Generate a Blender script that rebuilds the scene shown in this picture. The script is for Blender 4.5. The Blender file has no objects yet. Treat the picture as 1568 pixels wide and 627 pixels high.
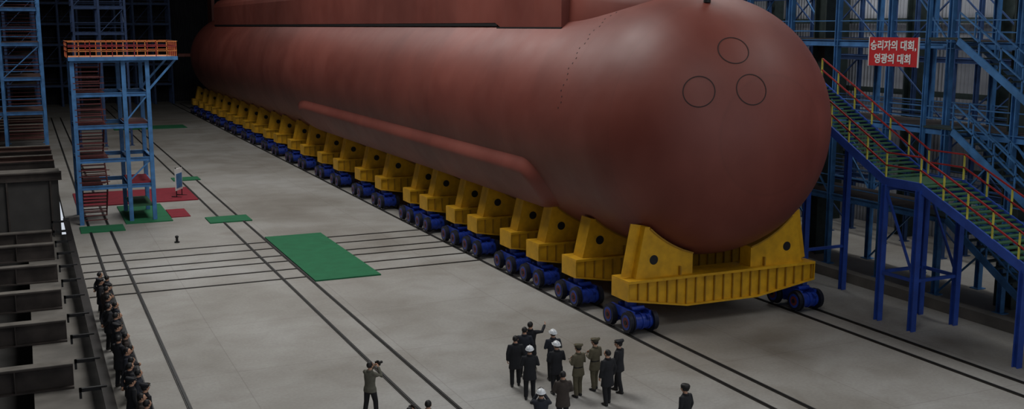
import bpy, math, random
from mathutils import Vector, Matrix
random.seed(7)
scene = bpy.context.scene
pi = math.pi

# ------------------------------------------------------------------ materials
def lin(c):
    return tuple((v/255/12.92 if v/255 <= .04045 else ((v/255+.055)/1.055)**2.4) for v in c)

def mat(name, rgb, rough=.6, metal=0.0, var=.25, scale=3.0, bump=0.0, bscale=30.0):
    m = bpy.data.materials.new(name); m.use_nodes = True
    nt = m.node_tree; b = nt.nodes['Principled BSDF']
    c = lin(rgb)
    tc = nt.nodes.new('ShaderNodeTexCoord')
    n = nt.nodes.new('ShaderNodeTexNoise'); n.inputs['Scale'].default_value = scale
    n.inputs['Detail'].default_value = 5
    nt.links.new(tc.outputs['Object'], n.inputs['Vector'])
    r = nt.nodes.new('ShaderNodeValToRGB')
    r.color_ramp.elements[0].position = .3; r.color_ramp.elements[1].position = .7
    r.color_ramp.elements[0].color = (*[v*(1-var) for v in c], 1)
    r.color_ramp.elements[1].color = (*[min(1, v*(1+var)) for v in c], 1)
    nt.links.new(n.outputs['Fac'], r.inputs['Fac'])
    nt.links.new(r.outputs['Color'], b.inputs['Base Color'])
    b.inputs['Roughness'].default_value = rough
    b.inputs['Metallic'].default_value = metal
    if bump > 0:
        n2 = nt.nodes.new('ShaderNodeTexNoise'); n2.inputs['Scale'].default_value = bscale
        nt.links.new(tc.outputs['Object'], n2.inputs['Vector'])
        bp = nt.nodes.new('ShaderNodeBump'); bp.inputs['Strength'].default_value = bump
        nt.links.new(n2.outputs['Fac'], bp.inputs['Height'])
        nt.links.new(bp.outputs['Normal'], b.inputs['Normal'])
    return m

def floor_material():
    m = bpy.data.materials.new('stained_concrete'); m.use_nodes = True
    nt = m.node_tree; b = nt.nodes['Principled BSDF']; L = nt.links
    tc = nt.nodes.new('ShaderNodeTexCoord')
    def noise(s, d=6, dist=0.0):
        n = nt.nodes.new('ShaderNodeTexNoise'); n.inputs['Scale'].default_value = s
        n.inputs['Detail'].default_value = d; n.inputs['Distortion'].default_value = dist
        L.new(tc.outputs['Object'], n.inputs['Vector']); return n
    def ramp(src, stops):
        r = nt.nodes.new('ShaderNodeValToRGB'); e = r.color_ramp.elements
        e[0].position, e[0].color = stops[0][0], (*stops[0][1], 1)
        e[1].position, e[1].color = stops[-1][0], (*stops[-1][1], 1)
        for p, c in stops[1:-1]:
            k = e.new(p); k.color = (*c, 1)
        L.new(src, r.inputs['Fac']); return r
    def mul(a, bb, f=1.0):
        x = nt.nodes.new('ShaderNodeMix'); x.data_type = 'RGBA'; x.blend_type = 'MULTIPLY'
        x.inputs[0].default_value = f
        L.new(a, x.inputs[6]); L.new(bb, x.inputs[7]); return x.outputs[2]
    r1 = ramp(noise(.11, 7, .6).outputs['Fac'], [(.3, lin((140, 135, 127))), (.5, lin((161, 158, 152))), (.72, lin((178, 177, 174)))])
    r2 = ramp(noise(.5, 8, .6).outputs['Fac'], [(.3, (.82, .80, .775)), (.6, (1, 1, 1))])
    r3 = ramp(noise(9, 4).outputs['Fac'], [(.3, (.87, .87, .87)), (.65, (1, 1, 1))])
    r4 = ramp(noise(.23, 3, .2).outputs['Fac'], [(.62, (1, 1, 1)), (.74, (.82, .80, .77))])
    col = mul(mul(mul(r1.outputs['Color'], r2.outputs['Color']), r3.outputs['Color']), r4.outputs['Color'])
    br = nt.nodes.new('ShaderNodeTexBrick'); br.offset = 0
    br.inputs['Color1'].default_value = (1, 1, 1, 1); br.inputs['Color2'].default_value = (.93, .93, .92, 1)
    br.inputs['Mortar'].default_value = (.70, .68, .66, 1); br.inputs['Scale'].default_value = 1
    br.inputs['Mortar Size'].default_value = .02; br.inputs['Brick Width'].default_value = 6
    br.inputs['Row Height'].default_value = 6
    L.new(tc.outputs['Object'], br.inputs['Vector'])
    col = mul(col, br.outputs['Color'], .7)
    L.new(col, b.inputs['Base Color'])
    b.inputs['Roughness'].default_value = .6
    bp = nt.nodes.new('ShaderNodeBump'); bp.inputs['Strength'].default_value = .06
    L.new(noise(6).outputs['Fac'], bp.inputs['Height']); L.new(bp.outputs['Normal'], b.inputs['Normal'])
    return m

def hull_material():
    m = bpy.data.materials.new('red_primer_hull'); m.use_nodes = True
    nt = m.node_tree; b = nt.nodes['Principled BSDF']; L = nt.links
    tc = nt.nodes.new('ShaderNodeTexCoord')
    mp = nt.nodes.new('ShaderNodeMapping'); mp.inputs['Scale'].default_value = (.5, .25, .3)
    L.new(tc.outputs['Object'], mp.inputs['Vector'])
    n = nt.nodes.new('ShaderNodeTexNoise'); n.inputs['Scale'].default_value = 1.0; n.inputs['Detail'].default_value = 9
    n.inputs['Distortion'].default_value = .3
    L.new(mp.outputs['Vector'], n.inputs['Vector'])
    r = nt.nodes.new('ShaderNodeValToRGB')
    r.color_ramp.elements[0].position = .3; r.color_ramp.elements[0].color = (*lin((108, 50, 40)), 1)
    r.color_ramp.elements[1].position = .72; r.color_ramp.elements[1].color = (*lin((128, 67, 56)), 1)
    L.new(n.outputs['Fac'], r.inputs['Fac'])
    sp = nt.nodes.new('ShaderNodeSeparateXYZ'); L.new(tc.outputs['Object'], sp.inputs['Vector'])
    md = nt.nodes.new('ShaderNodeMath'); md.operation = 'PINGPONG'; md.inputs[1].default_value = 1.6
    L.new(sp.outputs['Y'], md.inputs[0])
    mr = nt.nodes.new('ShaderNodeMapRange'); mr.inputs[1].default_value = .0; mr.inputs[2].default_value = .04
    mr.inputs[3].default_value = .92; mr.inputs[4].default_value = 1
    L.new(md.outputs[0], mr.inputs[0])
    md2 = nt.nodes.new('ShaderNodeMath'); md2.operation = 'SNAP'; md2.inputs[1].default_value = 3.2
    L.new(sp.outputs['Y'], md2.inputs[0])
    wn = nt.nodes.new('ShaderNodeTexWhiteNoise'); wn.noise_dimensions = '1D'; L.new(md2.outputs[0], wn.inputs['W'])
    mr2 = nt.nodes.new('ShaderNodeMapRange'); mr2.inputs[3].default_value = .95; mr2.inputs[4].default_value = 1.05
    L.new(wn.outputs['Value'], mr2.inputs[0])
    mm = nt.nodes.new('ShaderNodeMath'); mm.operation = 'MULTIPLY'
    L.new(mr.outputs[0], mm.inputs[0]); L.new(mr2.outputs[0], mm.inputs[1])
    hs = nt.nodes.new('ShaderNodeVectorMath'); hs.operation = 'SCALE'
    L.new(r.outputs['Color'], hs.inputs[0]); L.new(mm.outputs[0], hs.inputs['Scale'])
    L.new(hs.outputs[0], b.inputs['Base Color'])
    n3 = nt.nodes.new('ShaderNodeTexNoise'); n3.inputs['Scale'].default_value = .8; L.new(tc.outputs['Object'], n3.inputs['Vector'])
    mr3 = nt.nodes.new('ShaderNodeMapRange'); mr3.inputs[3].default_value = .46; mr3.inputs[4].default_value = .6
    L.new(n3.outputs['Fac'], mr3.inputs[0]); L.new(mr3.outputs[0], b.inputs['Roughness'])
    n2 = nt.nodes.new('ShaderNodeTexNoise'); n2.inputs['Scale'].default_value = .9; n2.inputs['Detail'].default_value = 2
    L.new(tc.outputs['Object'], n2.inputs['Vector'])
    bp = nt.nodes.new('ShaderNodeBump'); bp.inputs['Strength'].default_value = .05; bp.inputs['Distance'].default_value = .3
    L.new(n2.outputs['Fac'], bp.inputs['Height']); L.new(bp.outputs['Normal'], b.inputs['Normal'])
    return m

def corrugated(name, rgb, axis='Y'):
    m = mat(name, rgb, .6, .1, .35, .25)
    nt = m.node_tree; b = nt.nodes['Principled BSDF']
    tc = nt.nodes.new('ShaderNodeTexCoord')
    w = nt.nodes.new('ShaderNodeTexWave'); w.bands_direction = axis; w.inputs['Scale'].default_value = 1.2
    nt.links.new(tc.outputs['Object'], w.inputs['Vector'])
    bp = nt.nodes.new('ShaderNodeBump'); bp.inputs['Strength'].default_value = .8; bp.inputs['Distance'].default_value = .1
    nt.links.new(w.outputs['Fac'], bp.inputs['Height']); nt.links.new(bp.outputs['Normal'], b.inputs['Normal'])
    return m

FLOOR = floor_material(); HULL = hull_material()
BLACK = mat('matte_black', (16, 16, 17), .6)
SEAM = mat('dark_seam', (40, 18, 16), .7)
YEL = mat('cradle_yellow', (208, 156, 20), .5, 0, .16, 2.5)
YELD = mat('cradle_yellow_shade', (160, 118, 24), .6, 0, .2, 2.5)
BOG = mat('bogie_blue', (24, 54, 146), .4, .1, .35, 4)
HUB = mat('wheel_hub_red', (104, 44, 42), .5, .2, .2, 5)
TYRE = mat('wheel_dark', (24, 27, 42), .5, .3)
RAIL = mat('rail_steel', (50, 46, 43), .5, .4, .3, 2)
BLUE = mat('scaffold_blue', (64, 116, 168), .55, .1, .3, 2)
BLUED = mat('scaffold_dark_blue', (42, 68, 110), .6, .1, .3, 2)
BLUEV = mat('stair_blue', (42, 74, 158), .45, .1, .2, 2)
GREEN = mat('green_mat', (28, 106, 68), .9, 0, .12, 1.5, .2, 60)
GTREAD = mat('green_tread', (44, 88, 60), .8)
REDC = mat('red_carpet', (132, 30, 45), .9, 0, .15, 2)
REDR = mat('handrail_red', (140, 30, 32), .5)
YELR = mat('rail_post_yellow', (190, 182, 76), .5)
ORG = mat('orange_paint', (196, 116, 56), .5)
DKG = mat('column_dark_green', (44, 56, 54), .6, .1, .3)
RUST = mat('rusty_steel', (68, 61, 57), .75, .2, .4, 1.2, .3, 12)
RUSTT = mat('dusty_steel_top', (112, 107, 100), .85, .1, .3, 1.2, .3, 12)
RUSTB = mat('brown_rusty_steel', (84, 60, 52), .75, .2, .35, 1.2)
DREDM = mat('dark_red_stair', (88, 38, 38), .7)
WALLR = corrugated('grey_cladding', (166, 170, 178))
WALLD = corrugated('dark_cladding', (34, 36, 44), 'X')
CONC = mat('old_concrete', (112, 108, 102), .85, 0, .25, .8, .3, 8)
CONCD = mat('dark_concrete', (66, 64, 62), .85, 0, .25, .8, .3, 8)
BANNER = mat('banner_red', (190, 26, 34), .7, 0, .08)
WHITE = mat('white_paint', (232, 232, 230), .5, 0, .04)
SKIN = mat('skin', (196, 150, 122), .55, 0, .06, 8)
LIP = mat('lip', (150, 85, 78), .5)
HAIR = mat('black_hair', (18, 16, 16), .6)
COATB = mat('coat_black', (28, 29, 34), .85, 0, .2, 8)
COATN = mat('coat_navy', (40, 43, 52), .85, 0, .2, 8)
COATBR = mat('coat_brown', (62, 54, 49), .85, 0, .2, 8)
OLIVE = mat('uniform_olive', (88, 82, 64), .85, 0, .15, 8)
GREYJ = mat('jacket_grey_olive', (98, 96, 84), .85, 0, .15, 8)
TROB = mat('trousers_black', (24, 24, 28), .85)
SHOE = mat('shoe_black', (12, 11, 11), .35)
HELM = mat('helmet_white', (235, 238, 240), .3, 0, .02)
GOLD = mat('brass', (170, 130, 50), .4, .6)

# ------------------------------------------------------------------ mesh builder
class M:
    def __init__(s): s.v = []; s.f = []; s.m = []; s.sm = []; s.mats = []
    def mi(s, mt):
        if mt not in s.mats: s.mats.append(mt)
        return s.mats.index(mt)
    def add(s, vs, fs, mt, smooth=False):
        o = len(s.v); k = s.mi(mt)
        s.v += [tuple(p) for p in vs]
        for f in fs:
            s.f.append([i+o for i in f]); s.m.append(k); s.sm.append(smooth)
    def box(s, x0, x1, y0, y1, z0, z1, mt):
        vs = [(x, y, z) for x in (x0, x1) for y in (y0, y1) for z in (z0, z1)]
        s.add(vs, [(0,1,3,2),(4,6,7,5),(0,4,5,1),(2,3,7,6),(0,2,6,4),(1,5,7,3)], mt)
    def frame(s, p1, p2, ref=None):
        a, b = Vector(p1), Vector(p2); t = (b-a).normalized()
        ref = Vector(ref) if ref else Vector((0,0,1))
        if abs(t.dot(ref)) > .98: ref = Vector((0,1,0))
        if abs(t.dot(ref)) > .98: ref = Vector((1,0,0))
        x = t.cross(ref).normalized(); y = x.cross(t).normalized()
        return a, b, x, y
    def beam(s, p1, p2, w, h, mt):
        a, b, x, y = s.frame(p1, p2)
        vs = []
        for p in (a, b):
            for i, j in ((-1,-1),(1,-1),(1,1),(-1,1)): vs.append(p + x*(i*w/2) + y*(j*h/2))
        s.add(vs, [(3,2,1,0),(4,5,6,7),(0,1,5,4),(1,2,6,5),(2,3,7,6),(3,0,4,7)], mt)
    def ibeam(s, p1, p2, w, h, t, mt):
        a, b, x, y = s.frame(p1, p2)
        pts = [(-w/2,-h/2),(w/2,-h/2),(w/2,-h/2+t),(t/2,-h/2+t),(t/2,h/2-t),(w/2,h/2-t),(w/2,h/2),(-w/2,h/2),(-w/2,h/2-t),(-t/2,h/2-t),(-t/2,-h/2+t),(-w/2,-h/2+t)]
        n = len(pts); vs = [p + x*q[0] + y*q[1] for p in (a, b) for q in pts]
        fs = [(i, (i+1) % n, n+(i+1) % n, n+i) for i in range(n)]
        for o, rev in ((0, True), (n, False)):
            for q in ((0,1,2,11),(3,4,9,10),(5,6,7,8)):
                q = [i+o for i in q]; fs.append(q[::-1] if rev else q)
        s.add(vs, fs, mt)
    def cyl(s, p1, p2, r, mt, n=12, r2=None, smooth=True):
        a, b, x, y = s.frame(p1, p2); r2 = r if r2 is None else r2
        vs = []
        for p, rr in ((a, r), (b, r2)):
            for i in range(n):
                an = 2*pi*i/n; vs.append(p + x*math.cos(an)*rr + y*math.sin(an)*rr)
        s.add(vs, [(i, (i+1) % n, n+(i+1) % n, n+i) for i in range(n)], mt, smooth)
        s.add(vs, [list(range(n))[::-1], list(range(n, 2*n))], mt)
    def prism(s, poly, y0, y1, mt):
        n = len(poly)
        vs = [(p[0], y0, p[1]) for p in poly] + [(p[0], y1, p[1]) for p in poly]
        s.add(vs, [list(range(n)), list(range(2*n-1, n-1, -1))] + [(i, n+i, n+(i+1) % n, (i+1) % n) for i in range(n)], mt)
    def tube(s, pts, rad, mt, n=10, ref=(0,1,0), cap=.6):
        P = [Vector(p) for p in pts]; R = [(r, r) if not isinstance(r, tuple) else r for r in rad]
        vs = []; k = len(P)
        for i in range(k):
            t = (P[min(i+1, k-1)] - P[max(i-1, 0)]).normalized()
            rf = Vector(ref)
            if abs(t.dot(rf)) > .93: rf = Vector((0,0,1))
            x = t.cross(rf).normalized(); y = x.cross(t).normalized()
            for j in range(n):
                an = 2*pi*j/n; vs.append(P[i] + x*math.cos(an)*R[i][0] + y*math.sin(an)*R[i][1])
        fs = [(i*n+j, i*n+(j+1) % n, (i+1)*n+(j+1) % n, (i+1)*n+j) for i in range(k-1) for j in range(n)]
        t0 = (P[0]-P[1]).normalized(); t1 = (P[-1]-P[-2]).normalized()
        vs.append(P[0] + t0*min(R[0])*cap); vs.append(P[-1] + t1*min(R[-1])*cap)
        c0, c1 = len(vs)-2, len(vs)-1
        fs += [((j+1) % n, j, c0) for j in range(n)] + [((k-1)*n+j, (k-1)*n+(j+1) % n, c1) for j in range(n)]
        s.add(vs, fs, mt, True)
    def ell(s, c, r, mt, nu=14, nv=9, zmin=-1.0, shape=None):
        vs = []; c = Vector(c)
        for i in range(nv+1):
            zz = -math.cos(pi*i/nv); zz = max(zz, zmin); rr = math.sqrt(max(0, 1-zz*zz)) if i not in (0, nv) else .02
            for j in range(nu):
                an = 2*pi*j/nu; p = Vector((math.cos(an)*rr, math.sin(an)*rr, zz))
                if shape: p = shape(p)
                vs.append(c + Vector((p.x*r[0], p.y*r[1], p.z*r[2])))
        fs = [(i*nu+j, i*nu+(j+1) % nu, (i+1)*nu+(j+1) % nu, (i+1)*nu+j) for i in range(nv) for j in range(nu)]
        fs += [list(range(nu))[::-1], list(range(nv*nu, nv*nu+nu))]
        s.add(vs, fs, mt, True)
    def xform(s, start, mtx):
        for i in range(start, len(s.v)): s.v[i] = tuple(mtx @ Vector(s.v[i]))
    def mesh(s, name):
        me = bpy.data.meshes.new(name); me.from_pydata(s.v, [], s.f)
        for mt in s.mats: me.materials.append(mt)
        me.polygons.foreach_set('material_index', s.m); me.polygons.foreach_set('use_smooth', s.sm)
        me.update(); return me
    def obj(s, name, loc=(0,0,0), rz=0, parent=None):
        return put(s.mesh(name), name, loc, rz, parent)

def put(me, name, loc=(0,0,0), rz=0, parent=None):
    o = bpy.data.objects.new(name, me); scene.collection.objects.link(o)
    o.location = loc; o.rotation_euler = (0, 0, rz)
    if parent: o.parent = parent
    return o
def empty(name, loc=(0,0,0)):
    o = bpy.data.objects.new(name, None); scene.collection.objects.link(o); o.location = loc; return o

# ------------------------------------------------------------------ hall shell
b = M(); b.box(1.75, 46, -12, 176, -.6, 0, FLOOR); b.obj('floor')
b = M(); b.box(-22, 1.75, -12, 176, -4.5, -4, CONCD); b.box(-.4, 1.75, -12, 70, -4, -.9, CONC); b.obj('pit_floor')
b = M(); b.box(46, 46.4, -12, 176, -.6, 31, WALLR); b.obj('wall_right')
b = M(); b.box(-22.4, -22, -12, 176, -4.5, 31, WALLD); b.obj('wall_left')
b = M(); b.box(-22, 46, 176, 176.4, -4.5, 31, WALLD); b.obj('wall_back')
b = M(); b.box(-22, 46, -12, 176, 31, 31.4, WALLD); b.obj('ceiling')
b = M(); b.box(1.62, 1.95, -12, 70, 0.0, .10, RAIL)
for i in range(14):
    y = 26+i*3.3; b.box(.95, 1.8, y, y+.12, .02, .14, BLACK); b.box(.95, 1.03, y, y+.12, -.2, .14, BLACK)
b.obj('trim_1')
b = M(); b.box(34.0, 34.5, -12, 174, 0, .45, CONC); b.obj('concrete_kerb')

b = M()
for i in range(24):
    y = 26.5+i*6.2
    b.ibeam((44.9, y, 0), (44.9, y, 30.9), .7, .9, .1, DKG)
for z in (4, 8, 12, 16, 20): b.beam((45.6, 20, z), (45.6, 174, z), .2, .3, DKG)
for y in (31.3, 43.5, 56, 68): b.ibeam((37.1, y, 0), (37.1, y, 30.9), .6, .9, .08, DKG)
b.obj('hall_column_row')

# ------------------------------------------------------------------ rails
def rail_pair(x0, x1, y0, y1):
    b = M()
    for x in (x0, x1):
        b.box(x-.07, x+.07, y0, y1, 0, .035, RAIL)
        b.box(x-.035, x+.035, y0, y1, .035, .06, BLACK)
    b.obj('rail_track')
rail_pair(2.92, 4.0, -10, 150); rail_pair(10.42, 11.58, -10, 170)
rail_pair(20.42, 21.5, -10, 170); rail_pair(28.4, 29.5, -10, 170)
b = M()
for y in (57.9, 56.1, 54.1, 52.7, 50.8, 48.9):
    for xa, xb in ((1.98, 2.84), (3.0, 3.92), (4.08, 10.34), (10.5, 11.5), (11.66, 11.68), (14.87, 20.34)):
        b.box(xa, xb, y-.055, y+.055, 0, .035, RAIL)
b.obj('transfer_rail')

def carpet(name, x0, x1, y0, y1, mt, z=.065):
    b = M(); b.box(x0, x1, y0, y1, .0, z, mt); b.obj(name)
carpet('green_carpet', 11.68, 14.85, 47.8, 59.2, GREEN)
carpet('green_mat', 9.6, 12.1, 64.9, 67.0, GREEN)
carpet('green_mat', 2.4, 4.8, 64.7, 66.7, GREEN)
carpet('green_mat', 9.9, 11.9, 84.2, 86, GREEN)
carpet('green_mat', 9, 17, 129, 133, GREEN)
carpet('green_mat', 5.0, 7.7, 66.8, 73.6, GREEN)
carpet('red_carpet', 2.6, 10.3, 74.4, 80.6, REDC)
carpet('red_carpet', 7.75, 8.9, 68, 71, REDC, .05)

# ------------------------------------------------------------------ submarine
CX, CZ, R = 25.0, 7.7, 5.3
NY = 36.8
sub = empty('submarine', (CX, 90, 0))
def sub_obj(b, nm):
    o = b.mesh(nm); ob = put(o, nm); ob.parent = sub; ob.matrix_parent_inverse = Matrix.Translation((-CX, -90, 0)); return ob
prof = []
for i in range(1, 33):
    a = (pi/2)*i/32; prof.append((NY - R*math.cos(a), R*math.sin(a)))
y = NY+1.5
while y < 141: prof.append((y, R)); y += 2.6
for i in range(0, 25):
    s_ = i/24; prof.append((141+22*s_, max(.25, R*(1-s_**1.8))))
N = 144; vs = []; fs = []
for (yy, rr) in prof:
    for j in range(N):
        a = 2*pi*j/N; vs.append((CX+rr*math.cos(a), yy, CZ+rr*math.sin(a)))
k = len(prof)
fs = [(i*N+j, i*N+(j+1) % N, (i+1)*N+(j+1) % N, (i+1)*N+j) for i in range(k-1) for j in range(N)]
vs.append((CX, NY-R, CZ)); c0 = len(vs)-1
fs += [((j+1) % N, j, c0) for j in range(N)]; fs.append(list(range((k-1)*N, k*N)))
b = M(); b.add(vs, [f[::-1] for f in fs], HULL, True); sub_obj(b, 'pressure_hull')

def flank(sign):
    y0, y1 = 41.4, 88.5; a0, a1 = math.radians(17), math.radians(53)
    w = (a1-a0)*R; H = .43; ny, nt_ = 360, 48; vs = []
    def ss(x): x = max(0, min(1, x)); return x*x*(3-2*x)
    for i in range(ny+1):
        yy = y0+(y1-y0)*i/ny
        for j in range(nt_+1):
            t = w*j/nt_
            rad = 1.5; px = min((yy-y0)*.9, (y1-yy)*.25); py = min(t, w-t)
            if px < rad and py < rad: d = rad-math.hypot(rad-px, rad-py)
            else: d = min(px, py)
            h = -.1 + (H+.1)*ss(d/.78)
            a = a0+(a1-a0)*j/nt_
            vs.append((CX - sign*(R+h)*math.cos(a), yy, CZ-(R+h)*math.sin(a)))
    fs = []
    for i in range(ny):
        for j in range(nt_):
            q = (i*(nt_+1)+j, (i+1)*(nt_+1)+j, (i+1)*(nt_+1)+j+1, i*(nt_+1)+j+1)
            fs.append(q if sign > 0 else q[::-1])
    b = M(); b.add(vs, fs, HULL, True); sub_obj(b, 'flank_array_fairing')
flank(1); flank(-1)

def section(hw, zb, zt):
    zs = zt-1.3
    L_ = [(-hw, zb), (-hw, zs), (-hw+.12, zs+.35), (-hw+.45, zs+.7), (-hw+1.1, zs+1.0), (-hw+2.0, zs+1.2), (0, zt)]
    return L_ + [(-x, z) for x, z in L_[-2::-1]]
ZA, ZB_ = 11.86, 11.66
secs = [(134, 3.6, ZA, 15.2), (133.9, 3.6, ZA, 15.2), (90, 3.6, ZA, 15.2), (60, 3.6, ZA, 14.9), (49.2, 3.6, ZA, 14.5), (48.6, 3.6, ZB_, 14.5), (42.0, 3.6, ZB_, 14.3)]
vs = []
for yy, hw, zb, zt in secs: vs += [(CX+x, yy, z) for x, z in section(hw, zb, zt)]
n = 13
fs = [(i*n+j, i*n+j+1, (i+1)*n+j+1, (i+1)*n+j) for i in range(len(secs)-1) for j in range(n-1)]
fs += [list(range(n)), list(range((len(secs)-1)*n, len(secs)*n))]
b = M(); b.add(vs, fs, HULL, False)
for sx in (-1, 1):  # shadow gap under the casing edge, drawn as black strips
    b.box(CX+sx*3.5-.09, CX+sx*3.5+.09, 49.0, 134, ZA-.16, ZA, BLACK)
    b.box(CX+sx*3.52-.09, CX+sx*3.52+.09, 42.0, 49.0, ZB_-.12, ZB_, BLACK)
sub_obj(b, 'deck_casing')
vs = []; nn = 12
for i in range(nn+1):
    s_ = i/nn; yy = 42.0-5.2*s_; hw = 3.25*math.sqrt(1-s_*s_*.96); zt = 14.3-1.55*s_*s_
    for j in range(17):
        a = pi*j/16; vs.append((CX-hw*math.cos(a), yy, 11.9+(zt-11.9)*math.sin(a)**.6))
fs = [(i*17+j, (i+1)*17+j, (i+1)*17+j+1, i*17+j+1) for i in range(nn) for j in range(16)]
b = M(); b.add(vs, fs, HULL, True); sub_obj(b, 'casing_nose_fairing')
b = M()
b.prism([(-.25, 9), (.25, 9), (.18, 18.5), (-.18, 18.5)], 0, 3.6, HULL); b.xform(0, Matrix.Translation((CX, 157, 0)))
b.box(CX-6.5, CX+6.5, 156, 159, CZ-.2, CZ+.2, HULL); sub_obj(b, 'tail_fins')

def nose_ring(b, nx, ny_, nz, rad):
    c = Vector((nx, ny_, nz)).normalized()
    ux = c.cross(Vector((0,0,1))).normalized(); uy = ux.cross(c)
    seg = 56; vs = []
    for j in range(seg):
        a = 2*pi*j/seg
        for rr, e in ((rad-.018, .002), (rad-.018, .012), (rad+.018, .012), (rad+.018, .002)):
            p = (c*R + (ux*math.cos(a)+uy*math.sin(a))*rr).normalized()*(R+e)
            vs.append(Vector((CX, NY, CZ))+p)
    fs = [(j*4+q, j*4+(q+1) % 4, ((j+1) % seg)*4+(q+1) % 4, ((j+1) % seg)*4+q) for j in range(seg) for q in range(4)]
    b.add(vs, fs, SEAM)
b = M()
for t in ((-2.79, -4.2, 1.67), (-1.0, -4.92, 1.74), (-1.26, -4.1, 3.15)): nose_ring(b, *t, .575)
for i in range(140):
    a = 2*pi*i/140
    if math.sin(a) < .1: continue
    yy = 38.9+.12*math.sin(i*1.7); p = Vector((math.cos(a), 0, math.sin(a)))
    q = Vector((CX, yy, CZ))+p*R
    b.beam(q-p*.02, q+p*.008, .05, .07, SEAM)
b.cyl((CX-.9, 35.0, 12.6), (CX-.9, 35.0, 12.85), .14, BLACK)
sub_obj(b, 'torpedo_tube_shutters')

# ------------------------------------------------------------------ cradles and bogies
def cradle_mesh(RR):
    b = M(); HL = 4.45
    under = [(-HL, 1.32), (-1.8, .88), (1.6, .88), (HL, 1.32)]
    b.prism(under + [(HL, 1.98), (-HL, 1.98)], -.5, .5, YEL)
    b.box(-HL-.03, HL+.03, -.66, .66, 1.94, 2.04, YEL)
    def zb(x):
        for (x0, z0), (x1, z1) in zip(under, under[1:]):
            if x0 <= x <= x1: return z0+(z1-z0)*(x-x0)/(x1-x0)
    for (x0, z0), (x1, z1) in zip(under, under[1:]): b.prism([(x0, z0-.07), (x1, z1-.07), (x1, z1), (x0, z0)], -.64, .64, YEL)
    x = -HL+.02
    while x < HL:
        for s in (-1, 1):
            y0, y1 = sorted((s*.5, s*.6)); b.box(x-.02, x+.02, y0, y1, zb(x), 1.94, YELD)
        x += .44
    b.box(-HL-.04, -HL, -.64, .64, 1.25, 1.98, YEL); b.box(HL, HL+.04, -.64, .64, 1.25, 1.98, YEL)
    def za(x): return CZ-math.sqrt(RR*RR-x*x)
    TX = 3.4; BX = 4.0
    for s in (-1, 1):
        poly = [(-BX, 2.04), (-TX-.22, za(TX)+.06), (-TX, za(TX)+.04)]
        for i in range(9):
            xx = -TX+i*((TX-1.4)/8); poly.append((xx, za(xx)-.03))
        poly.append((-1.4, 2.04))
        if s > 0: poly = [(-x, z) for x, z in poly][::-1]
        b.prism(poly, -.36, .36, YEL)
        b.cyl((s*3.2, -.37, 2.74), (s*3.2, .37, 2.74), .19, BLACK, 20)
        for i in range(8):
            xa = -s*(-TX+i*((TX-1.4)/8)); xb = -s*(-TX+(i+1)*((TX-1.4)/8))
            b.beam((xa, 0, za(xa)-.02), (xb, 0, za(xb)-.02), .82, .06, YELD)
        b.beam((s*(BX+.03), 0, 2.04), (s*(TX+.24), 0, za(TX)+.08), .84, .05, YEL)
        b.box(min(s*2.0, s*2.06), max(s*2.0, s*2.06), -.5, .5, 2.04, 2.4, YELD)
    return b.mesh('submarine_cradle')
def bogie_mesh():
    b = M(); rw = .44
    for y in (-.7, .7):
        b.cyl((-.46, y, rw), (.46, y, rw), .29, BOG, 20)
        for q in (-.3, 0, .3): b.cyl((q-.03, y, rw), (q+.03, y, rw), .33, BOG, 20)
        for s in (-1, 1):
            x = s*.54
            b.cyl((x-.08, y, rw), (x+.08, y, rw), rw-.04, TYRE, 28)
            b.cyl((x-s*.10-.02, y, rw), (x-s*.10+.02, y, rw), rw, TYRE, 28)
            b.cyl((x-.09, y, rw), (x+.09, y, rw), rw-.15, BOG, 24)
            b.cyl((x-.10, y, rw), (x+.10, y, rw), .2, HUB, 18)
            b.cyl((x-.12, y, rw), (x+.12, y, rw), .09, TYRE, 12)
    for s in (-1, 1):
        b.prism([(s*.36-.05, .5), (s*.36+.05, .5), (s*.36+.05, .86), (s*.36-.05, .86)], -.85, .85, BOG)
    b.box(-.36, .36, -.3, .3, .45, .84, BOG)
    b.cyl((0, 0, .8), (0, 0, 1.27), .24, BOG, 18)
    b.cyl((-.25, .45, .88), (.3, .45, .88), .1, BOG, 12); b.cyl((-.25, -.45, .88), (.3, -.45, .88), .1, BOG, 12)
    b.beam((.2, -.85, .7), (.2, -1.05, .6), .1, .1, BOG)
    return b.mesh('wheel_bogie')
CM0 = cradle_mesh(5.02); CM = cradle_mesh(5.31); BM = bogie_mesh()
ys = [35.1, 39.4, 43.0, 46.0, 50.2, 53.3, 57.6, 60.6]
while ys[-1] < 147: ys.append(ys[-1] + (5.7 if len(ys) % 2 == 0 else 4.7))
for i, y in enumerate(ys):
    c = put(CM0 if i == 0 else CM, 'submarine_cradle', (CX, y, 0))
    for s in (-1, 1):
        put(BM, 'wheel_bogie', (s*4.0 - (.04 if s < 0 else .05), -.1, .06), 0, c)

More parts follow.
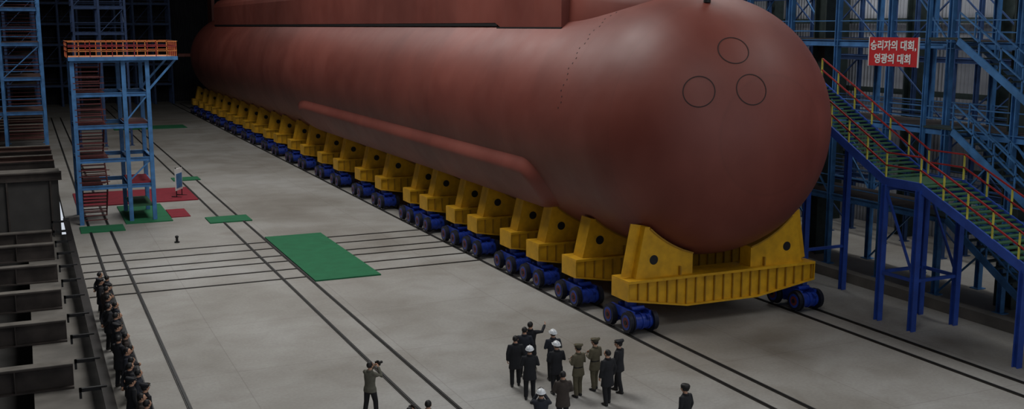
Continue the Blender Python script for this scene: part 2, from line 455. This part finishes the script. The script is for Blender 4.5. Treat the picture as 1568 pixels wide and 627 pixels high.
# ------------------------------------------------------------------ generic scaffold
def scaffold(xs, ys_, zs, mt, post=.18, bar=.12, diag=.6, deck=None, rail=True, z0=0, seed=1):
    rnd = random.Random(seed); b = M()
    zt = zs[-1]+1.2
    for x in xs:
        for y in ys_:
            b.ibeam((x, y, z0), (x, y, zt), post, post, post*.2, mt)
            b.box(x-post, x+post, y-post, y+post, z0, z0+.04, mt)
    for z in zs:
        for x in xs: b.ibeam((x, ys_[0], z), (x, ys_[-1], z), bar, bar*1.5, .03, mt)
        for y in ys_: b.ibeam((xs[0], y, z), (xs[-1], y, z), bar, bar*1.5, .03, mt)
        if deck:
            b.box(xs[0]+.1, xs[-1]-.1, ys_[0], ys_[-1], z+bar*.8, z+bar*.8+.04, deck)
        if rail:
            for h in (.55, 1.05):
                b.beam((xs[0], ys_[0], z+h), (xs[0], ys_[-1], z+h), .045, .045, mt)
                b.beam((xs[-1], ys_[0], z+h), (xs[-1], ys_[-1], z+h), .045, .045, mt)
                b.beam((xs[0], ys_[0], z+h), (xs[-1], ys_[0], z+h), .045, .045, mt)
    lv = [z0]+list(zs)
    for x in (xs[0], xs[-1]):
        for y0, y1 in zip(ys_, ys_[1:]):
            for za, zb_ in zip(lv, lv[1:]):
                q = rnd.random()
                if q < diag/2: b.beam((x, y0, za), (x, y1, zb_), .07, .07, mt)
                elif q < diag: b.beam((x, y1, za), (x, y0, zb_), .07, .07, mt)
    for x0, x1 in zip(xs, xs[1:]):
        for za, zb_ in zip(lv, lv[1:]):
            if rnd.random() < .5: b.beam((x0, ys_[0], za), (x1, ys_[0], zb_), .07, .07, mt)
    return b

b = scaffold([36.0, 38.6], [23.7+i*3.5 for i in range(24)], [3.4, 7.2, 10.9, 14.6], BLUE, .24, .2, .4, RUST, True, 0, 3)
b.obj('blue_staging')
b = scaffold([42.0, 43.6], [27+i*4.2 for i in range(20)], [3.2, 6.6, 10, 13.4, 17], BLUED, .2, .16, .5, None, True, 0, 5)
b.obj('blue_staging')
def flight(b, x0, x1, ya, za, yb, zb_, mtS, mtT, rail_mt, post_mt, steps, rail_posts=6, st=.28):
    for x in (x0, x1):
        b.beam((x, ya, za-.1), (x, yb, zb_-.1), .08, st, mtS)
        for h in (.55, 1.05): b.beam((x, ya, za+h), (x, yb, zb_+h), .055, .055, rail_mt)
        for i in range(rail_posts):
            t = i/(rail_posts-1); y = ya+(yb-ya)*t; z = za+(zb_-za)*t
            b.beam((x, y, z-.1), (x, y, z+1.07), .055, .055, post_mt)
    for i in range(steps):
        t = (i+.5)/steps; y = ya+(yb-ya)*t; z = za+(zb_-za)*t
        b.box(x0+.04, x1-.04, y-.15, y+.15, z-.03, z+.02, mtT)
b = M()
for k in range(4):
    za = .3+k*3.7
    flight(b, 34.7, 35.6, 32.6, za+3.5, 27.2, za, BLUE, DKG, BLUE, BLUE, 16)
    b.box(34.65, 35.65, 32.6, 34.2, za+3.45, za+3.53, DKG)
for y in (27.2, 34.2):
    b.ibeam((34.7, y, 0), (34.7, y, 16), .16, .16, .03, BLUE)
b.obj('zigzag_staircase')

b = M(); x0, x1 = 30.7, 32.9
yA, zA, yB, zB = 32.0, 5.75, 30.2, 5.75
flight(b, x0, x1, 38.6, 9.2, yA, zA, BLUEV, GTREAD, REDR, YELR, 26, 7, .34)
flight(b, x0, x1, yB, zB, 17.5, .15, BLUEV, GTREAD, REDR, YELR, 44, 12, .34)
b.box(x0+.04, x1-.04, yB, yA, zA-.05, zA+.01, GTREAD)
for x in (x0, x1):
    b.beam((x, yB-.1, zA-.1), (x, yA+.1, zA-.1), .1, .34, BLUEV)
    for h in (.55, 1.05): b.beam((x, yB, zA+h), (x, yA, zA+h), .055, .055, REDR)
    for y in (yB, yA): b.ibeam((x, y, 0), (x, y, zA-.2), .24, .24, .04, BLUEV)
    for y, z in ((25.3, 3.45), (36.6, 8.1)): b.ibeam((x, y, 0), (x, y, z), .24, .24, .04, BLUEV)
    b.beam((x, yB, 2.0), (x, yA, 2.0), .12, .12, BLUEV); b.beam((x, yB, 2.0), (x, yA, zA-.3), .08, .08, BLUEV)
for y in (yB, yA, 25.3, 36.6):
    b.beam((x0, y, 2.0), (x1, y, 2.0), .12, .12, BLUEV)
    zz = {yB: 5.4, yA: 5.4, 25.3: 3.3, 36.6: 7.8}[y]
    b.beam((x0, y, zz), (x1, y, zz), .14, .2, BLUEV)
b.obj('steel_staircase')

ban = empty('slogan_banner', (34.3, 35.75, 10.6))
b = M(); b.box(-.02, .02, -1.45, 1.45, -.62, .62, BANNER)
for yy in (-1.45, 1.45): b.box(-.03, .03, yy-.02, yy+.02, -.64, .64, WHITE)
for yy in (-1.2, 1.2): b.beam((.02, yy, .3), (1.58, yy, .3), .05, .05, BLUE)
b.obj('banner_cloth', (0, 0, 0), 0, ban)
def text(s, z, size):
    cu = bpy.data.curves.new('slogan_text', 'FONT'); cu.body = s; cu.size = size; cu.align_x = 'CENTER'; cu.extrude = .005
    cu.offset = .012
    cu.materials.append(WHITE)
    o = bpy.data.objects.new('slogan_text', cu); scene.collection.objects.link(o); o.parent = ban
    o.matrix_local = Matrix(((0, 0, -1, -.035), (-1, 0, 0, 0), (0, 1, 0, z), (0, 0, 0, 1)))
    return o
t1 = text('승리자의 대회,', .11, .45); t2 = text('영광의 대회', -.46, .45)

# ------------------------------------------------------------------ viewing tower on the left
b = M()
tx = [2.6, 5.4, 6.75]; ty = [67.6, 71.6]; tz = [2.2, 3.8, 5.8, 7.7, 9.7]
for x in tx:
    for y in ty: b.ibeam((x, y, 0), (x, y, 9.8), .24, .24, .05, BLUE)
for z in tz:
    for y in ty: b.ibeam((tx[0], y, z), (tx[-1], y, z), .16, .24, .035, BLUE)
    for x in tx: b.ibeam((x, ty[0], z), (x, ty[1], z), .16, .24, .035, BLUE)
    b.box(2.7, 4.3 if z > 3 else 3.9, 67.7, 71.5, z+.1, z+.16, DREDM)
b.box(5.4, 6.7, 67.7, 71.5, .9, .96, GTREAD)
b.box(5.4, 6.7, 67.7, 71.5, 2.3, 2.38, REDC); b.box(5.4, 6.7, 67.7, 71.5, 5.9, 5.98, DREDM)
lv = [0]+tz
for i, (a, c) in enumerate(zip(lv, lv[1:])):
    ya, yb = (68.3, 70.9) if i % 2 else (70.9, 68.3)
    st = 9
    for x in (2.8, 4.2): b.beam((x, ya, a+.1), (x, yb, c+.1), .07, .22, DREDM)
    for k in range(st):
        t = (k+.5)/st; y = ya+(yb-ya)*t; z = a+(c-a)*t+.1
        b.box(2.8, 4.2, y-.14, y+.14, z-.02, z+.02, DREDM)
    for h in (.35, .7, 1.05): b.beam((2.6, 67.5, c+h), (4.3, 67.5, c+h), .05, .05, DREDM) if i < 4 else None
    for k in range(6):
        z = a+.25+k*.28
        if z < c: b.beam((2.75, 67.62, z), (4.05, 67.62, z), .05, .05, DREDM)
    b.beam((5.4, 67.6, a+.3 if a else 1.2), (6.75, 67.6, c), .08, .08, BLUE) if i in (1, 3) else None
PZ = 9.82
b.box(2.4, 8.5, 67.2, 72.0, PZ, PZ+.08, ORG)
b.beam((2.4, 67.2, PZ), (8.5, 67.2, PZ), .1, .22, BLUE)
b.beam((6.75, 67.6, 7.9), (8.4, 67.6, PZ-.1), .12, .12, BLUE); b.beam((6.75, 71.6, 7.9), (8.4, 71.6, PZ-.1), .12, .12, BLUE)
for (p, q) in (((2.4, 67.2), (8.5, 67.2)), ((8.5, 67.2), (8.5, 72)), ((2.4, 72), (8.5, 72)), ((2.4, 67.2), (2.4, 72))):
    for h in (.35, .62, .9): b.beam((*p, PZ+.08+h), (*q, PZ+.08+h), .05, .05, REDR if h == .62 else ORG)
    n = 11
    for i in range(n):
        t = i/(n-1); x = p[0]+(q[0]-p[0])*t; y = p[1]+(q[1]-p[1])*t
        b.beam((x, y, PZ+.05), (x, y, PZ+1.0), .05, .05, ORG if i % 2 else REDR)
b.obj('viewing_tower')
b = M(); b.box(-.6, .6, -.03, .03, .45, 1.95, WHITE); b.box(-.52, .52, -.045, -.03, .6, 1.6, BLUE)
for x in (-.5, .5):
    b.beam((x, 0, 0), (x, 0, 2.05), .05, .05, BLACK); b.beam((x, -.35, .0), (x, .35, .03), .06, .05, BLACK)
b.obj('information_board', (9.3, 76.3, .065), math.radians(62))
b = M(); b.cyl((0, 0, 0), (0, 0, .06), .14, BLACK, 16); b.cyl((0, 0, .06), (0, 0, .3), .07, BLACK, 12); b.ell((0, 0, .32), (.1, .1, .08), BLACK)
b.obj('floor_bollard', (7.05, 59.9, 0))

# ------------------------------------------------------------------ left pit beams and deck
for i, y in enumerate([27.5, 33.5, 39.5, 45.7, 51.3, 57, 62.6, 66.6]):
    b = M(); b.ibeam((-14, y, -.45), (.9, y, -.45), .5, .88, .06, RUST)
    b.box(-14, .9, y-.25, y+.25, -.01, .02, RUSTT)
    for k in range(5): b.box(-1-k*2.6, -.96-k*2.6, y-.24, y+.24, -.85, -.05, RUST)
    b.obj('pit_beam')
b = M()
b.box(-21.9, 1.5, 70, 175.9, -4, 2.6, CONCD); b.ibeam((-14, 70, 2.75), (1.7, 70, 2.75), .5, .5, .06, RUST)
b.box(-14, 1.6, 69.9, 71.6, 2.98, 3.02, RUSTT)
for k in range(6): b.box(-1.0-k*2.4+2, -.9-k*2.4+2, 69.8, 70, -.8, 2.6, RUST)
b.obj('raised_dock_deck')
b = M()
for i in range(16):
    y = 72.9+i*3.1
    if 84.5 < y < 93: continue
    b.ibeam((-12, y, 3.0), (1.4, y, 3.0), .4, .7, .06, RUSTB if i % 2 else RUST)
    b.box(-12, 1.4, y-.2, y+.2, 3.35, 3.38, RUSTT if i % 2 else RUSTB)
b.obj('deck_beam_stack')
b = scaffold([-7, -4.2, -1.4, 1.3], [86, 89, 92], [5.4, 7.9, 10.4, 12.9, 15.4], BLUE, .22, .16, .6, RUSTB, True, 2.6, 11)
for k in range(4):
    z = 3.4+k*2.5
    for q in range(10):
        t = (q+.5)/10; b.box(-1.2, 1.1, 86.4+t*4.6, 86.7+t*4.6, z+t*2.5, z+t*2.5+.05, DREDM)
b.obj('blue_stair_tower')
b = scaffold([-5, -1.5, 1.4], [124+i*5 for i in range(8)], [5.5, 8.5, 11.5, 14.5, 17.5], BLUED, .25, .2, .6, RUST, True, 2.6, 12)
b.obj('blue_staging')
b = scaffold([2.5+i*2.6 for i in range(8)], [171, 173, 175], [3, 6, 9, 12, 15, 18], BLUED, .28, .22, .6, RUST, True, 0, 13)
b.obj('blue_staging')
b = scaffold([4.7, 7.0, 9.4], [112, 116], [11.0, 13.5, 16], BLUED, .22, .2, .6, None, True, 0, 14)
b.obj('gantry_frame')

# ------------------------------------------------------------------ people
def remeshed(bm_, vox):
    me = bm_.mesh('tmp'); o = bpy.data.objects.new('tmp', me); scene.collection.objects.link(o)
    md = o.modifiers.new('r', 'REMESH'); md.mode = 'VOXEL'; md.voxel_size = vox
    sm = o.modifiers.new('s', 'SMOOTH'); sm.iterations = 3; sm.factor = .5
    bpy.context.view_layer.update()
    dg = bpy.context.evaluated_depsgraph_get(); ev = o.evaluated_get(dg)
    m2 = bpy.data.meshes.new_from_object(ev)
    vs = [v.co.copy() for v in m2.vertices]; fs = [list(p.vertices) for p in m2.polygons]
    bpy.data.objects.remove(o); bpy.data.meshes.remove(me); bpy.data.meshes.remove(m2)
    return vs, fs

POSES = {
 'rest': dict(L=[(-.245, -.03, 1.13), (-.235, .05, .88)], R=[(.245, -.03, 1.13), (.235, .05, .88)]),
 'behind': dict(L=[(-.26, -.12, 1.15), (-.07, -.19, .98)], R=[(.26, -.12, 1.15), (.07, -.20, .96)]),
 'clasp': dict(L=[(-.26, .02, 1.13), (-.07, .21, 1.0)], R=[(.26, .02, 1.13), (.07, .22, 1.02)]),
 'camera': dict(L=[(-.25, .2, 1.25), (-.09, .26, 1.5)], R=[(.25, .2, 1.25), (.09, .26, 1.5)]),
 'point': dict(L=[(-.245, -.03, 1.13), (-.235, .05, .88)], R=[(.34, .16, 1.36), (.36, .40, 1.52)]),
 'notebook': dict(L=[(-.25, .0, 1.13), (-.09, .25, 1.14)], R=[(.25, .0, 1.13), (.10, .24, 1.2)]),
 'pocket': dict(L=[(-.27, -.08, 1.13), (-.21, .09, .97)], R=[(.245, -.02, 1.13), (.235, .06, .88)]),
}
def person_mesh(name, coat, trou, hat, pose='rest', stride=.08, hem=.74, head_yaw=0, head_pitch=0, belt=None):
    P = POSES[pose]; body = M(); X = COATB
    zz = [hem, hem+.12, .97, 1.08, 1.22, 1.33, 1.40, 1.45, 1.50]
    rr = [(.215, .155), (.20, .15), (.175, .13), (.168, .122), (.19, .13), (.20, .125), (.165, .10), (.085, .075), (.062, .065)]
    body.tube([(0, (.01 if z > 1.3 else 0), z) for z in zz], rr, X, 18, cap=.15)
    for s in (-1, 1):
        st = stride*s
        hip = Vector((s*.095, 0, .90)); kn = Vector((s*.105, st*.6+.03, .48)); an = Vector((s*.11, st, .10))
        body.tube([hip, (hip+kn)/2, kn, (kn+an)/2, an], [.105, .09, .075, .07, .066], X, 12)
        body.tube([an+Vector((0, -.06, -.055)), an+Vector((0, .04, -.05)), an+Vector((.01*s, .17, -.062))], [(.045, .045), (.05, .05), (.042, .034)], X, 10, ref=(0, 0, 1))
    arms = []
    for s, key in ((-1, 'L'), (1, 'R')):
        sh = Vector((s*.175, .0, 1.385)); el, wr = [Vector(p) for p in P[key]]
        body.tube([Vector((s*.12, 0, 1.36)), sh, (sh+el)/2, el, (el+wr)/2, wr], [.07, .072, .064, .056, .051, .045], X, 12)
        arms += [(sh, el), (el, wr)]
    vs, fs = remeshed(body, .02)
    b = M()
    groups = {}
    def near_arm(p):
        for a, c in arms:
            ab = c-a; t = max(0, min(1, (p-a).dot(ab)/ab.length_squared))
            if (p-(a+ab*t)).length < .075: return True
        return False
    for f in fs:
        c = Vector((0, 0, 0))
        for i in f: c += vs[i]
        c /= len(f)
        if c.z < .10: mt = SHOE
        elif c.z > 1.475 and c.xy.length < .09: mt = SKIN
        elif belt and .985 < c.z < 1.035 and not near_arm(c) and c.xy.length < .26: mt = belt
        elif c.z < hem+.005 and not near_arm(c): mt = trou
        else: mt = coat
        groups.setdefault(mt.name, (mt, []))[1].append(f)
    b.v += [tuple(v) for v in vs]
    for mt, fl in groups.values():
        k = b.mi(mt)
        for f in fl: b.f.append(f); b.m.append(k); b.sm.append(True)
    b.tube([(0, .0, 1.435), (0, -.005, 1.485)], [(.098, .09), (.082, .082)], coat, 14, cap=.05)
    if belt is None:
        b.tube([(-.03, .118, 1.36), (0, .135, 1.2)], [.014, .01], COATN, 6); b.tube([(.03, .118, 1.36), (0, .135, 1.2)], [.014, .01], COATN, 6)
    for s, key in ((-1, 'L'), (1, 'R')):
        el, wr = [Vector(p) for p in P[key]]; d = (wr-el).normalized()
        inward = Vector((-s, 0, 0)); nrm = (inward-d*inward.dot(d)).normalized()
        side = d.cross(nrm).normalized()
        if side.y < 0: side = -side
        b.tube([wr-d*.01, wr+d*.04, wr+d*.085], [(.026, .02), (.036, .017), (.036, .015)], SKIN, 10, ref=tuple(nrm))
        for q, (off, ln) in enumerate(((.028, .068), (.009, .078), (-.010, .072), (-.028, .056))):
            p0 = wr+d*.08+side*off; bend = (.35+.1*q)
            p1 = p0+(d*.9+nrm*bend*.6).normalized()*ln*.5; p2 = p1+(d*.6+nrm*bend*1.6).normalized()*ln*.35; p3 = p2+(d*.2+nrm).normalized()*ln*.25
            b.tube([p0, p1, p2, p3], [.0095, .009, .008, .007], SKIN, 6)
        t0 = wr+d*.02+side*.026; t1 = t0+(d*.6+side*.7+nrm*.2).normalized()*.035; t2 = t1+(d*.9+side*.1+nrm*.4).normalized()*.03
        b.tube([t0, t1, t2], [.012, .0105, .0085], SKIN, 6)
    h0 = len(b.v)
    def shp(p):
        w = 1.0
        if p.z < 0: w = 1-.28*(-p.z)**1.3
        x, y_, z = p.x*w, p.y, p.z
        if y_ < 0: y_ *= 1.0+.05*p.z
        if z < -.4 and y_ < 0: y_ *= .78
        return Vector((x, y_, z))
    b.ell((0, .012, 0), (.077, .098, .118), SKIN, 20, 14, shape=shp)
    b.tube([(0, .1, .02), (0, .122, -.025), (0, .108, -.035)], [.009, .017, .012], SKIN, 8, ref=(1, 0, 0))
    for s in (-1, 1):
        b.ell((s*.078, .0, -.01), (.012, .02, .033), SKIN, 8, 6)
        b.ell((s*.03, .098, .008), (.014, .009, .007), WHITE, 8, 5); b.ell((s*.03, .104, .008), (.006, .005, .006), HAIR, 8, 5)
        b.tube([(s*.015, .106, .03), (s*.045, .095, .032)], [.005, .004], HAIR, 6, ref=(0, 0, 1))
    b.ell((0, .1, -.062), (.023, .012, .007), LIP, 10, 5)
    b.tube([(0, -.01, -.14), (0, -.005, -.06)], [(.058, .06), (.056, .062)], SKIN, 12)
    def hs(p):
        q = p.copy()
        if q.y > .45 and q.z < .55: q.y = .45+(q.y-.45)*.15
        return q
    b.ell((0, -.006, .022), (.086, .106, .108), HAIR, 18, 12, zmin=-.55, shape=hs)
    if hat == 'helmet':
        b.ell((0, 0, .045), (.118, .138, .115), HELM, 20, 12, zmin=-.05)
        b.tube([(0, .0, .035), (0, .0, .05)], [(.13, .155), (.125, .148)], HELM, 20, cap=0)
        b.tube([(0, .12, .04), (0, .19, .032)], [(.09, .008), (.06, .006)], HELM, 10, ref=(0, 0, 1))
        b.tube([(0, -.13, .1), (0, -.05, .162), (0, .05, .162), (0, .13, .1)], [.012]*4, HELM, 8, ref=(1, 0, 0))
    elif hat == 'cap':
        b.tube([(0, 0, .045), (0, 0, .085)], [(.092, .108), (.096, .112)], coat, 18, cap=.05)
        b.tube([(0, 0, .085), (0, .0, .125), (0, .005, .135)], [(.1, .115), (.14, .15), (.13, .14)], coat, 18, cap=.1)
        b.tube([(0, .09, .05), (0, .15, .03)], [(.07, .008), (.05, .006)], SHOE, 10, ref=(0, 0, 1))
        b.ell((0, .116, .09), (.018, .008, .018), GOLD, 8, 6)
    elif hat == 'fur':
        b.tube([(0, 0, .03), (0, 0, .1), (0, 0, .14)], [(.108, .122), (.115, .128), (.09, .105)], HAIR, 18, cap=.3)
        for s in (-1, 1): b.ell((s*.09, -.01, .01), (.02, .045, .05), HAIR, 8, 6)
    hm = Matrix.Translation((0, .02, 1.60)) @ Matrix.Rotation(head_yaw, 4, 'Z') @ Matrix.Rotation(head_pitch, 4, 'X')
    b.xform(h0, hm)
    if pose == 'camera':
        b.box(-.08, .08, .30, .37, 1.53, 1.64, SHOE); b.cyl((0, .37, 1.585), (0, .50, 1.585), .042, SHOE, 16); b.box(-.03, .03, .31, .36, 1.64, 1.67, SHOE)
    if pose == 'notebook':
        b.box(-.06, .06, .30, .39, 1.165, 1.18, GREYJ)
    return b.mesh(name)

D = math.radians
G = [
 ('man_in_dark_coat', 14.05, 30.7, -15, COATB, TROB, None, 'rest', .05, .62, -.3, .1, 1.0, None),
 ('helmeted_official', 13.95, 29.4, -20, COATB, TROB, 'helmet', 'notebook', .04, .66, -.1, .15, 1.0, None),
 ('leader_pointing', 15.15, 31.9, -40, COATB, TROB, None, 'point', .1, .60, -.2, .15, 1.02, None),
 ('man_in_dark_coat', 14.75, 31.5, -30, COATN, TROB, None, 'clasp', .05, .7, -.2, .1, 1.0, None),
 ('helmeted_official', 15.45, 30.75, -10, COATN, TROB, 'helmet', 'notebook', .05, .66, .2, .15, 1.0, None),
 ('helmeted_official', 14.95, 29.5, -5, COATB, TROB, 'helmet', 'notebook', .05, .68, .2, .12, 1.0, None),
 ('army_officer', 15.45, 28.95, 15, OLIVE, OLIVE, 'cap', 'notebook', .04, .72, 0, .1, 1.0, SHOE),
 ('man_in_dark_coat', 13.8, 26.8, -15, COATBR, TROB, None, 'clasp', .12, .66, -.3, 0, 1.0, None),
 ('photographer', 12.5, 25.6, -25, COATN, TROB, 'helmet', 'camera', .08, .72, 0, .05, 1.0, None),
 ('army_officer', 16.25, 29.3, 20, OLIVE, OLIVE, 'cap', 'notebook', .06, .70, .2, .1, 1.0, SHOE),
 ('man_in_dark_coat', 15.95, 27.95, 10, COATB, TROB, None, 'rest', .08, .60, .2, .1, 1.03, None),
 ('army_officer', 16.85, 28.8, 35, COATB, TROB, 'cap', 'clasp', .14, .72, .3, .1, 1.0, None),
 ('man_in_dark_coat', 16.4, 24.3, 20, COATB, TROB, 'fur', 'rest', .1, .7, .2, .05, 1.0, None),
 ('photographer', 8.9, 30.0, -60, GREYJ, TROB, None, 'camera', .12, .80, 0, .1, 1.0, None),
 ('man_in_dark_coat', 9.35, 26.1, -30, COATB, TROB, None, 'rest', .08, .7, 0, .1, 1.0, None),
 ('man_in_dark_coat', 8.75, 25.9, -30, COATB, TROB, None, 'camera', .08, .7, 0, .1, .98, None),
]
for (nm, x, y, hd, coat, tr, hat, pose, st, hem, hy, hp, sc, belt) in G:
    me = person_mesh(nm, coat, tr, hat, pose, st, hem, hy, hp, belt)
    o = put(me, nm, (x, y, 0), D(hd)); o.scale = (sc*1.08, sc*1.08, sc)
LM = [person_mesh('standing_spectator', c, t, h, p, .03, hm_, hy, .08, bl) for c, t, h, p, hm_, hy, bl in (
    (COATB, TROB, None, 'behind', .66, .2, None), (COATN, TROB, None, 'rest', .70, -.2, None),
    (COATB, TROB, None, 'clasp', .62, .5, None), (COATBR, TROB, None, 'rest', .70, .1, None), (COATB, TROB, 'cap', 'rest', .70, 0, None), (COATN, TROB, None, 'pocket', .66, .6, None))]
y = 46.3; i = 0
while y > 26:
    me = LM[(i*5+i//3) % 6]
    o = put(me, 'standing_spectator', (2.30+.08*math.sin(i*2.1) if i % 2 == 0 else 2.48+.06*math.sin(i), y, 0), D(-80+22*math.sin(i*1.9)))
    sc = .97+.05*math.sin(i*3.3); o.scale = (sc*1.1, sc*1.1, sc)
    y -= .78 if i % 3 else .66; i += 1

# ------------------------------------------------------------------ lights
def area(name, loc, sx, sy, power, color, rot=(0,0,0)):
    l = bpy.data.lights.new(name, 'AREA'); l.shape = 'RECTANGLE'; l.size = sx; l.size_y = sy; l.energy = power; l.color = color
    o = bpy.data.objects.new(name, l); scene.collection.objects.link(o); o.location = loc; o.rotation_euler = rot; return o
for i, (x, y, p) in enumerate(((12, 14, 1700), (12, 48, 5000), (13, 80, 3900), (12, 115, 1400), (39, 22, 2000), (40, 50, 1800))):
    area('ceiling_light_panel', (x, y, 29.5), 10, 16, p, (1.0, .995, .98))
area('wall_fill_light', (39.6, 40, 19), 1.5, 22, 1100, (1, 1, 1), (0, D(-55), 0))  # unseen fill light, added to brighten the right wall

w = bpy.data.worlds.new('overcast_daylight'); scene.world = w; w.use_nodes = True
bg = w.node_tree.nodes['Background']; bg.inputs[0].default_value = (.84, .90, 1.0, 1); bg.inputs[1].default_value = .68

# ------------------------------------------------------------------ camera
cd = bpy.data.cameras.new('camera'); cam = bpy.data.objects.new('camera', cd); scene.collection.objects.link(cam)
cam.location = (0, 0, 11.7); cam.rotation_euler = (D(90-9.47), 0, D(-24.4))
cd.sensor_width = 36; cd.sensor_fit = 'HORIZONTAL'; cd.lens = 1640/1568*36; cd.clip_end = 500
scene.camera = cam
scene.view_settings.view_transform = 'Standard'
